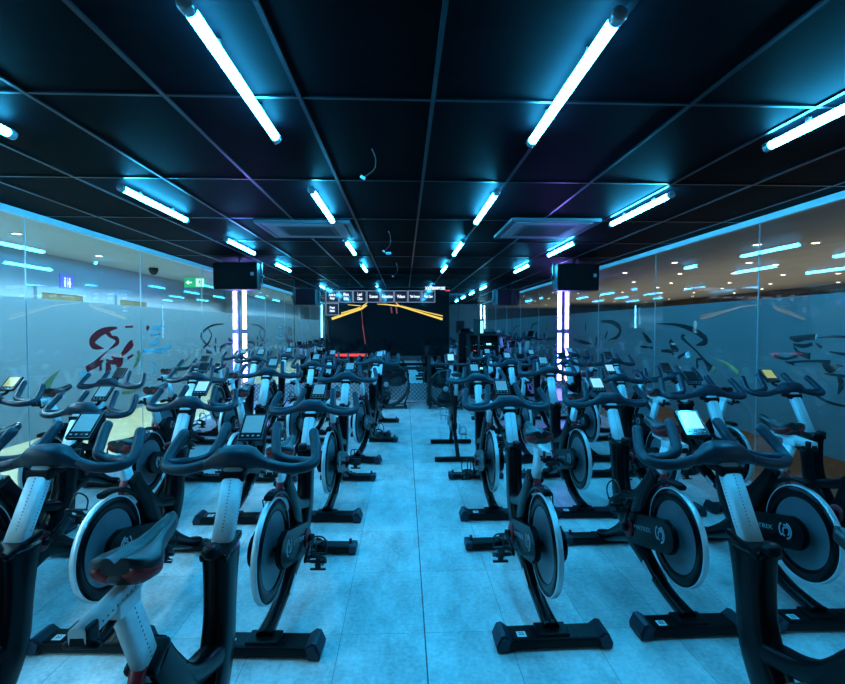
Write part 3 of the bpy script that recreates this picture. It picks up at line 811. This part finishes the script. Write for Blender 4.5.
# ---------------------------------------------------------------- speakers
def speaker(x, y, s, label):
    r = empty('loudspeaker', (x, y, 2.33), math.radians(s*4))
    w, h, d = .34, .205, .17
    b = MB(); P = [(-w, -d), (w, -d), (w, -.02), (w*.72, d), (-w*.72, d), (-w, -.02)]
    b.prism(P, -h, h, axis='Z', bevel=.012); b.obj('cabinet', 'matte_black', parent=r)
    b = MB(); b.box((0, -d-.006, 0), (w*1.94, .012, h*1.90), bevel=.005); gr = b.obj('grille', 'speaker_black', parent=r)
    b = MB(); b.box((w*.78, -d-.0135, .03), (.050, .004, .050), bevel=.001); tag(b.obj('badge', 'print_grey', parent=gr), 'small pale badge')
    b = MB()
    for q in (-1, 1): b.box((q*(w+.012), 0, .05), (.008, .04, .36)); b.lathe([(.004, 0), (.022, 0), (.022, q*.02), (.006, q*.022)], (q*(w+.016), 0, 0), 'X', 14)
    b.box((0, 0, .228), (w*2+.032, .05, .008)); b.tube([(0, 0, .228), (0, 0, .268)], .02, n=10)
    b.obj('bracket', 'tbar', parent=r)
    tag(r, label, 'speaker', 'wide black speakers hung from the ceiling')
speaker(-2.56, 7.62, -1, 'wide black loudspeaker hung from the ceiling on the left'); speaker(2.72, 7.62, 1, 'wide black loudspeaker hung from the ceiling on the right')

# ---------------------------------------------------------------- ceiling units and wires
def cassette(x0, x1, y0, y1, label):
    cx, cy, w, d = (x0+x1)/2, (y0+y1)/2, x1-x0, y1-y0
    r = empty('air_conditioner', (cx, cy, ZC-.006))
    def frame(o, i, z0, z1):
        b = MB(); A = [(-o*w/2, -o*d/2), (o*w/2, -o*d/2), (o*w/2, o*d/2), (-o*w/2, o*d/2)]; Bn = [(p[0]*i/o, p[1]*i/o) for p in A]
        rings = [[(*p, z0) for p in A], [(*p, z1) for p in A], [(*p, z1) for p in Bn], [(*p, z0) for p in Bn]]
        R = [b._ring(q) for q in rings]
        for a_, b_ in zip(R, R[1:]+R[:1]): b._bridge(a_, b_)
        for f_ in b.bm.faces: f_.smooth = False
        return b
    frame(1.0, .90, .0, -.030).obj('outer_frame', 'vent_grey', parent=r)
    frame(.86, .62, -.008, -.034).obj('air_flap', 'vent_pale', parent=r)
    b = MB(); b.box((0, 0, -.020), (w*.60, d*.60, .030), bevel=.004)
    for k in range(12): b.box((0, -d*.26+d*.52*k/11, -.037), (w*.54, .006, .004))
    b.obj('intake_grille', 'vent_grey', parent=r)
    b = MB(); b.box((0, 0, -.004), (w*.92, d*.92, .006)); b.obj('recess', 'print_dark', parent=r)
    tag(r, label, 'air conditioner', 'square ceiling air conditioners')
cassette(1.03, 1.90, 4.58, 5.50, 'square ceiling air conditioner right of the aisle'); cassette(-1.46, -.53, 4.75, 5.55, 'square ceiling air conditioner left of the aisle')
for i, (x, y, L, nm) in enumerate(((-.19, 2.87, .17, 'nearest'), (-.17, 5.3, .22, 'middle'), (-.13, 7.9, .22, 'farthest'))):
    r = empty('hanging_wire', (x, y, ZC))
    b = MB(); b.tube(smooth_path([(0, 0, 0), (.022, .01, -L*.3), (.015, 0, -L*.7), (-.045, 0, -L*.98)], 4), .0035, n=6, rnd=False); b.obj('cable', 'wire', parent=r)
    b = MB(); b.box((-.052, 0, -L), (.030, .02, .018), rot=(0, .5, 0), bevel=.003)
    if i == 1: b.lathe([(.002, -.018), (.026, -.014), (.030, 0), (.024, .010), (.002, .012)], (.0, 0, -L-.02), 'Z', 14)
    b.obj('connector', 'plug_white', parent=r)
    tag(r, 'loose wire with a pale connector hanging from the ceiling, %s of three' % nm, 'cable', 'loose wires hanging from the ceiling')

# ---------------------------------------------------------------- big screen
tv = empty('display_screen', (-.325, 9.62, 0))
W, Z0, Z1 = 1.242, .965, 2.345
b = MB(); b.box((0, 0, (Z0+Z1)/2), (W*2, .07, Z1-Z0), bevel=.006); b.obj('panel', 'fan_black', parent=tv)
b = MB(); b.box((0, -.0365, (Z0+Z1)/2), (W*2-.03, .003, Z1-Z0-.03)); dsp = b.obj('screen_surface', 'screen_black', parent=tv)
b = MB()
for q in (-1, 1):
    b.box((q*.83, .02, .50), (.085, .07, 1.0), bevel=.008); b.box((q*.83, -.0, .02), (.11, .46, .035), bevel=.008)
b.box((0, .03, .72), (1.66, .04, .06), bevel=.006); b.obj('stand', 'fan_black', parent=tv)
YS = -.0395
def quad_line(b, x0, z0, x1, z1, w0, w1=None):
    w1 = w0 if w1 is None else w1; d = Vector((x1-x0, z1-z0)); n = Vector((-d.y, d.x)).normalized()
    b.prism([(x0+n.x*w0/2, z0+n.y*w0/2), (x1+n.x*w1/2, z1+n.y*w1/2), (x1-n.x*w1/2, z1-n.y*w1/2), (x0-n.x*w0/2, z0-n.y*w0/2)], YS-.0012, YS, axis='Y')
def s2(px, py):            # from the cropped view of the screen (5.28 px per photo px) to screen metres
    X = 310 + px/5.28; Y = 270 + py/5.28; d = ray(X, Y); t = 9.58/d.y
    return d.x*t + .325, H + d.z*t
names = ['Audio In\nRange', 'Menu\nSuite', 'Lead\nClass', 'Scenes', 'Animations', 'Videos', 'Title Screens', 'Start Class']
boxes = [(84+72.6*k, 110, 84+72.6*k+67, 170, names[k]) for k in range(8)] + [(84, 177, 151, 237, 'Preset\nAdmin')]
for x0, y0, x1, y1, nm in boxes:
    a = s2(x0, y0); c = s2(x1, y1); cx, cz = (a[0]+c[0])/2, (a[1]+c[1])/2; w, h = c[0]-a[0], a[1]-c[1]
    b = MB(); b.box((cx, YS, cz), (w-.02, .002, h-.02)); t = b.obj('menu_button', 'screen_tile', parent=dsp)
    fr = MB()
    for q in (-1, 1): fr.box((cx+q*w/2, YS-.001, cz), (.010, .002, h+.01)); fr.box((cx, YS-.001, cz+q*h/2), (w+.01, .002, .010))
    fr.obj('menu_outline', 'screen_frame', parent=dsp)
    text_obj(nm, .082 if len(nm) < 11 else .064, 'screen_white', dsp, (cx, YS-.002, cz), (PI/2, 0, 0), bold=.003, sx=.72 if len(nm) < 8 else .58)
b = MB()
for (x0, z0, x1, z1, w0, w1) in ((115, 258, 270, 205, .050, .040), (165, 228, 265, 198, .024, .020), (270, 205, 300, 185, .045, .03), (200, 183, 270, 190, .012, .016), (400, 182, 470, 190, .02, .03), (470, 190, 700, 260, .024, .045), (475, 188, 700, 243, .012, .022), (355, 180, 400, 182, .01, .02), (453, 172, 475, 192, .014, .02), (303, 172, 275, 192, .016, .016)):
    a = s2(x0, z0); c = s2(x1, z1); b = MB(); quad_line(b, a[0], a[1], c[0], c[1], w0, w1); b.obj('road_line', 'screen_yellow', parent=dsp)
b = MB()
for (x0, z0, x1, z1, w0) in ((272, 212, 278, 290, .012), (278, 290, 292, 390, .022), (428, 195, 432, 228, .03), (455, 195, 460, 230, .03)):
    a = s2(x0, z0); c = s2(x1, z1); b = MB(); quad_line(b, a[0], a[1], c[0], c[1], w0); b.obj('red_streak', 'screen_dim_red', parent=dsp)
b = MB(); a = s2(128, 449); c = s2(305, 449); quad_line(b, a[0], a[1], c[0], c[1], .055); b.obj('progress_bar', 'screen_red', parent=dsp)
a = s2(655, 97)
text_obj('XXTERMPOSE', .078, 'screen_white', dsp, (a[0]+.02, YS-.002, a[1]), (PI/2, 0, 0), bold=.004, name='logo_lettering', sx=.82)
b = MB(); a = s2(715, 100); c = s2(738, 100); quad_line(b, a[0], a[1]-.03, c[0], c[1]-.03, .02); b.obj('logo_mark', 'screen_red', parent=dsp)
tag(tv, 'large black display on a stand showing a row of menu boxes and yellow road lines', 'screen')

# ---------------------------------------------------------------- drum fans
def fan(x, y, R, rz, label):
    r = empty('drum_fan', (x, y, 0), rz); zc = R + .035
    b = MB(); D = .13
    b.lathe([(R-.012, -D), (R, -D), (R, D), (R-.012, D)], (0, 0, zc), 'Y', 56, closed=True)
    for q in (-D, D): b.lathe([(R-.014, q-.01), (R+.010, q-.01), (R+.010, q+.01), (R-.014, q+.01)], (0, 0, zc), 'Y', 56, closed=True)
    b.obj('drum', 'fan_black', parent=r)
    b = MB()
    for q in (-D, D):
        for k in range(40):
            t = 2*PI*k/40; b.tube([(math.cos(t)*.07, q, zc+math.sin(t)*.07), (math.cos(t)*(R-.01), q, zc+math.sin(t)*(R-.01))], .0016, n=4, rnd=False)
        for rr in (.12, .20, .28, R-.06):
            b.lathe([(rr-.0025, q-.0025), (rr+.0025, q-.0025), (rr+.0025, q+.0025), (rr-.0025, q+.0025)], (0, 0, zc), 'Y', 40, closed=True)
    b.obj('grille', 'vent_grey', parent=r)
    b = MB(); b.lathe([(.002, -D-.012), (.045, -D-.012), (.050, -D), (.050, -D+.01), (.002, -D+.01)], (0, 0, zc), 'Y', 24)
    tag(b.obj('hub_badge', 'print_grey', parent=r), 'round pale badge')
    b = MB(); b.lathe([(.002, -.06), (.07, -.06), (.075, .09), (.002, .10)], (0, 0, zc), 'Y', 24); b.obj('motor', 'fan_black', parent=r)
    for k in range(3):
        b = MB(); t0 = 2*PI*k/3 + .35; rings = []
        for q in range(7):
            rr = .06 + (R-.09)*q/6; tw = .75 - .4*q/6; wd = .05 + .10*math.sin(PI*min(q/6*.75+.1, 1))
            c = Vector((math.cos(t0)*rr, 0, math.sin(t0)*rr)); tg = Vector((-math.sin(t0), 0, math.cos(t0)))
            v = tg*math.cos(tw)*wd + Vector((0, 1, 0))*math.sin(tw)*wd*.6; n = v.cross(Vector((math.cos(t0), 0, math.sin(t0)))).normalized()*.003
            o = Vector((0, 0, zc)); rings.append([o+c+v+n, o+c-v+n, o+c-v-n, o+c+v-n])
        b.loft(rings); b.obj('blade', 'fan_black', parent=r)
    b = MB()
    for q in (-1, 1):
        b.tube([(q*R*.80, -.17, .045), (q*R*.80, .17, .045)], .014, n=8); b.tube([(q*(R+.02), 0, zc), (q*(R+.01), 0, .30), (q*R*.8, 0, .045)], .013, n=8)
    b.tube([(-R*.8, -.17, .045), (R*.8, -.17, .045)], .014, n=8); b.tube([(-R*.8, .17, .045), (R*.8, .17, .045)], .014, n=8)
    b.obj('stand', 'fan_black', parent=r)
    for q in (-1, 1):
        for p_ in (-1, 1):
            b = MB(); b.lathe([(.01, -.014), (.036, -.014), (.040, 0), (.036, .014), (.01, .014)], (q*(R*.8+.03), p_*.15, .040), 'X', 20); b.obj('wheel', 'fan_black', parent=r)
    tag(r, label, 'fan', 'round black drum fans in front of the screen')
fan(-.345, 9.18, .43, .06, 'big round black drum fan left of the aisle below the screen')
fan(.80, 9.12, .345, -.12, 'smaller black drum fan right of the aisle by the screen leg')

# ---------------------------------------------------------------- AV rack
rk = empty('equipment_rack', (1.52, 9.30, .25))
b = MB()
for q in (-1, 1): b.box((q*.27, 0, .60), (.02, .50, 1.10), bevel=.003)
b.box((0, 0, .055), (.54, .50, .03)); b.box((0, 0, 1.15), (.56, .50, .03), bevel=.004); b.box((0, .24, .6), (.54, .02, 1.1))
b.obj('rack_case', 'fan_black', parent=rk)
random.seed(11)
for k in range(8):
    z = .16 + .115*k
    b = MB(); b.box((0, -.20, z), (.50, .06, .095), bevel=.003); u = b.obj('rack_unit', 'matte_black', parent=rk)
    b = MB()
    for j in range(10): b.lathe([(.001, -.012), (.009, -.012), (.009, 0)], (-.20+.043*j, -.230, z+random.choice((-.015, .0, .015))), 'Y', 10)
    b.obj('rack_knobs', 'print_grey', parent=u)
    if k % 2 == 1:
        b = MB(); b.box((-.12+.06*k/2, -.232, z+.01), (.09, .003, .03)); b.obj('unit_display', 'led_cyan', parent=u)
    if k in (3, 6):
        b = MB(); b.box((-.17, -.233, z), (.016, .004, .012)); b.obj('indicator', 'led_red', parent=u)
for q in (-1, 1):
    b = MB(); b.tube(smooth_path([(q*.29, -.20, .9), (q*.32, .0, .92), (q*.29, .2, .9)], 3), .008, n=6); b.obj('rack_handle', 'steel', parent=rk)
tag(rk, 'black rack of audio units with small lights standing on the stage beside the screen', 'audio rack')
mxr = MB(); mxr.prism([(-.2, 0), (.2, 0), (.2, .10), (-.2, .03)], -.24, .24, axis='X', bevel=.004)
mo = mxr.obj('audio_mixer', 'matte_black', loc=(1.52, 9.30, 1.420))
b = MB()
for j in range(9):
    for k in range(4): b.box((-.19+.047*j, -.13+.08*k, .052+.0175*k), (.012, .02, .012))
b.obj('faders', 'print_grey', parent=mo); tag(mo, 'sloped black audio mixer lying on top of the rack', 'mixer')
mn = empty('small_monitor', (1.36, 8.72, .25))
b = MB(); b.box((0, 0, 1.30), (.20, .03, .30), bevel=.006); b.tube([(0, 0, .02), (0, 0, 1.2)], .014, n=8); b.lathe([(.002, 0), (.14, 0), (.14, .02), (.002, .03)], (0, 0, 0), 'Z', 20); b.obj('monitor_body', 'fan_black', parent=mn)
b = MB(); b.box((.055, -.017, 1.30), (.05, .003, .22)); b.obj('monitor_screen', 'led_cyan', parent=mn)
tag(mn, 'narrow black monitor on a thin pole left of the audio rack', 'monitor')

# cable on the floor
b = MB(); b.tube(smooth_path([(-.15, 9.9, .006), (.15, 9.75, .006), (.35, 9.85, .006), (.55, 9.60, .006), (.9, 9.7, .006), (1.1, 9.6, .006)], 5), .006, n=6)
o = b.obj('floor_cable', 'fan_black'); tag(o, 'thin black cable lying on the floor between the fans', 'cable')

# ---------------------------------------------------------------- cyclist graphics on the glass
def decal(X, ox, oy, sc_, strokes, label, name='cyclist_decal'):
    b = MB(); names_ = []
    for m, pts in strokes:
        if m not in names_: names_.append(m)
        b.mi = names_.index(m)
        P = []
        for p in pts:
            y, z = on_x(ox+p[0]/sc_, oy+p[1]/sc_, X); y2, z2 = on_x(ox+p[0]/sc_, oy+(p[1]+1)/sc_, X)
            P.append((X, y, z, p[2]*abs(z-z2)*.78))
        path = smooth_path([(q[0], q[1], q[2]) for q in P], 4); hw = smooth_vals([q[3] for q in P], 4)
        b.sweep(path, [(.0008, max(h, .0015)) for h in hw], side=(1, 0, 0), n=8, ex=3)
    o = b.obj(name, *names_); tag(o, label, 'wall graphic', 'cyclist graphics on the frosted glass'); return o
R_, T_, W_, K_ = 'decal_red', 'decal_tan', 'decal_white', 'decal_dark'
XD = XL - .026
decal(XD, 80, 300, 6.84, [
    (R_, [(255,190,8),(215,196,20),(150,218,32),(100,255,38),(82,290,38),(105,318,28),(165,332,4)]),
    (R_, [(165,208,10),(195,230,24),(218,242,6)]),
    (R_, [(195,250,5),(245,262,22),(258,285,26),(235,312,16),(200,336,4)]),
    (R_, [(190,350,3),(140,392,12),(95,440,24),(45,478,34)]),
    (R_, [(362,290,28),(335,318,38),(285,376,18)]), (R_, [(325,400,14),(365,375,10)]),
    (R_, [(60,478,8),(110,445,26),(160,415,10)]), (R_, [(140,430,18),(142,485,20)]), (R_, [(192,425,30),(196,488,44)]), (R_, [(178,408,8),(215,425,20),(285,425,30),(250,455,22)]), (R_, [(215,385,6),(255,412,26),(295,415,30)]),
    (R_, [(310,185,10),(362,182,10)]), (R_, [(456,180,20),(470,200,26)]),
    (T_, [(398,345,10),(405,380,24),(388,425,24),(368,465,8)]), (T_, [(290,632,16),(350,628,14),(430,592,3)]),
    (W_, [(480,190,10),(540,190,22),(572,165,5)]), (W_, [(440,240,6),(436,270,12)]), (W_, [(480,240,14),(550,232,8)]), (W_, [(548,250,4),(520,290,24),(478,300,10)]),
    (W_, [(430,345,22),(520,342,12),(605,320,20),(632,302,4)]), (W_, [(500,356,8),(580,356,12)]), (W_, [(485,428,4),(518,468,22),(500,508,6)]), (W_, [(0,512,28),(45,505,14),(70,495,4)])],
    'red, tan and white racing cyclist graphic on the left frosted glass')
decal(XD, 0, 340, 5.7, [(T_, [(342,170,3),(292,225,22),(264,285,40),(300,348,22)])], 'plain tan arc on the left frosted glass nearest the camera', 'arc_decal')
decal(XD, 170, 300, 8.55, [
    (K_, [(460,205,6),(370,215,12),(295,260,14),(264,310,18),(300,365,10),(345,402,6)]), (K_, [(330,250,8),(356,300,14),(330,365,14),(285,410,12),(265,450,6)]),
    (K_, [(390,325,18),(392,370,20)]), (K_, [(384,392,24),(392,440,22)]), (K_, [(430,440,20),(440,402,20),(500,375,12),(550,386,10)]), (K_, [(310,438,24),(360,450,12)]), (K_, [(500,330,18),(530,352,14),(578,360,6)]),
    (T_, [(178,478,4),(95,555,16),(50,640,24)])], 'dark cyclist outline with tan arc on left frosted glass beside the corner tubes')
XD = XR + .026
decal(XD, 640, 300, 5.7, [
    (K_, [(95,135,3),(200,140,10),(290,165,20),(360,208,22),(372,238,24),(318,258,4)]), (K_, [(255,200,6),(238,210,16),(265,240,10),(320,290,8),(370,348,14),(402,394,34)]), (T_, [(415,392,26),(430,396,24)]),
    (K_, [(170,228,18),(190,268,30),(218,290,12)]), (K_, [(120,290,10),(175,293,14),(192,315,6)]), (K_, [(215,330,14),(268,298,8)]), (K_, [(12,180,3),(42,222,22),(68,242,4)]), (K_, [(0,265,10),(72,272,8)]), (K_, [(322,335,8),(328,390,16)]), (K_, [(322,338,10),(352,336,8)]),
    (T_, [(425,333,4),(470,352,9),(520,380,16),(562,420,20)])], 'large dark cyclist outline with long tan-tipped arc, middle of the right frosted glass')
decal(XD, 740, 300, 5.7, [
    (K_, [(283,215,10),(325,222,24),(370,214,20),(428,210,22)]), (W_, [(432,208,22),(436,210,22)]), (K_, [(442,215,4),(530,208,8),(600,210,9)]), (K_, [(303,252,8),(360,262,14),(412,250,12)]), (K_, [(305,264,4),(338,305,16),(400,320,24)]),
    (K_, [(195,318,14),(255,335,10),(330,318,12)]), (K_, [(258,350,5),(310,370,8)]), (K_, [(270,358,8),(345,350,8),(440,348,10),(515,355,16)]), (K_, [(470,360,10),(510,392,32),(560,375,12),(592,378,4)]), (K_, [(433,248,6),(465,272,12)]),
    (K_, [(510,294,4),(560,304,10),(640,315,14)]), (K_, [(478,420,4),(545,428,10),(640,440,12)]), (K_, [(560,425,14),(578,480,26),(558,538,5)]), (K_, [(395,518,6),(460,560,10),(530,590,10),(640,612,8)])],
    'large dark cyclist outline with white cuff on right frosted glass, nearest the camera')
decal(XD, 530, 280, 4.88, [
    (K_, [(345,202,6),(400,206,14),(438,235,18),(428,275,12),(380,298,6)]), (T_, [(385,296,8),(410,290,9)]), (K_, [(366,285,10),(378,250,8)]), (K_, [(212,290,8),(255,302,12),(300,312,5)]), (K_, [(326,278,12),(320,322,8)]), (K_, [(270,205,5),(272,250,8)])],
    'small dark cyclist outline on right frosted glass beside the corner tubes')

# ---------------------------------------------------------------- lights and added fill for the neighbouring rooms
def area(name, loc, size, energy, color, rot=(0, 0, 0)):
    l = bpy.data.lights.new(name, 'AREA'); l.shape = 'RECTANGLE'; l.size, l.size_y = size; l.energy = energy; l.color = color
    o = bpy.data.objects.new(name, l); col.objects.link(o); o.location = loc; o.rotation_euler = rot; return o
area('gym_ceiling_fill', (7.6, 8, 1.55), (5, 26), 150, (1.0, .92, .80), rot=(PI, 0, 0))  # added fill below the film's top edge, brightens the gym ceiling only
area('gym_light', (8.0, 8, 2.55), (4, 26), 15, (1.0, .78, .52))
def spot(x, y, e, c):
    l = bpy.data.lights.new('corridor_fill_spot', 'SPOT'); l.energy = e; l.color = c; l.spot_size = math.radians(150); l.spot_blend = .6; l.shadow_soft_size = .05
    o = bpy.data.objects.new('corridor_fill_spot', l); col.objects.link(o); o.location = (x, y, ZC-.02)
for k in range(20): spot(-4.15, -3.6 + .88*k, 170, (.36, .76, 1.0))  # added fill spots for an even corridor, most without a fixture
w = bpy.data.worlds.new('world'); sc.world = w; w.use_nodes = True
w.node_tree.nodes['Background'].inputs[0].default_value = (.01, .02, .035, 1); w.node_tree.nodes['Background'].inputs[1].default_value = .05
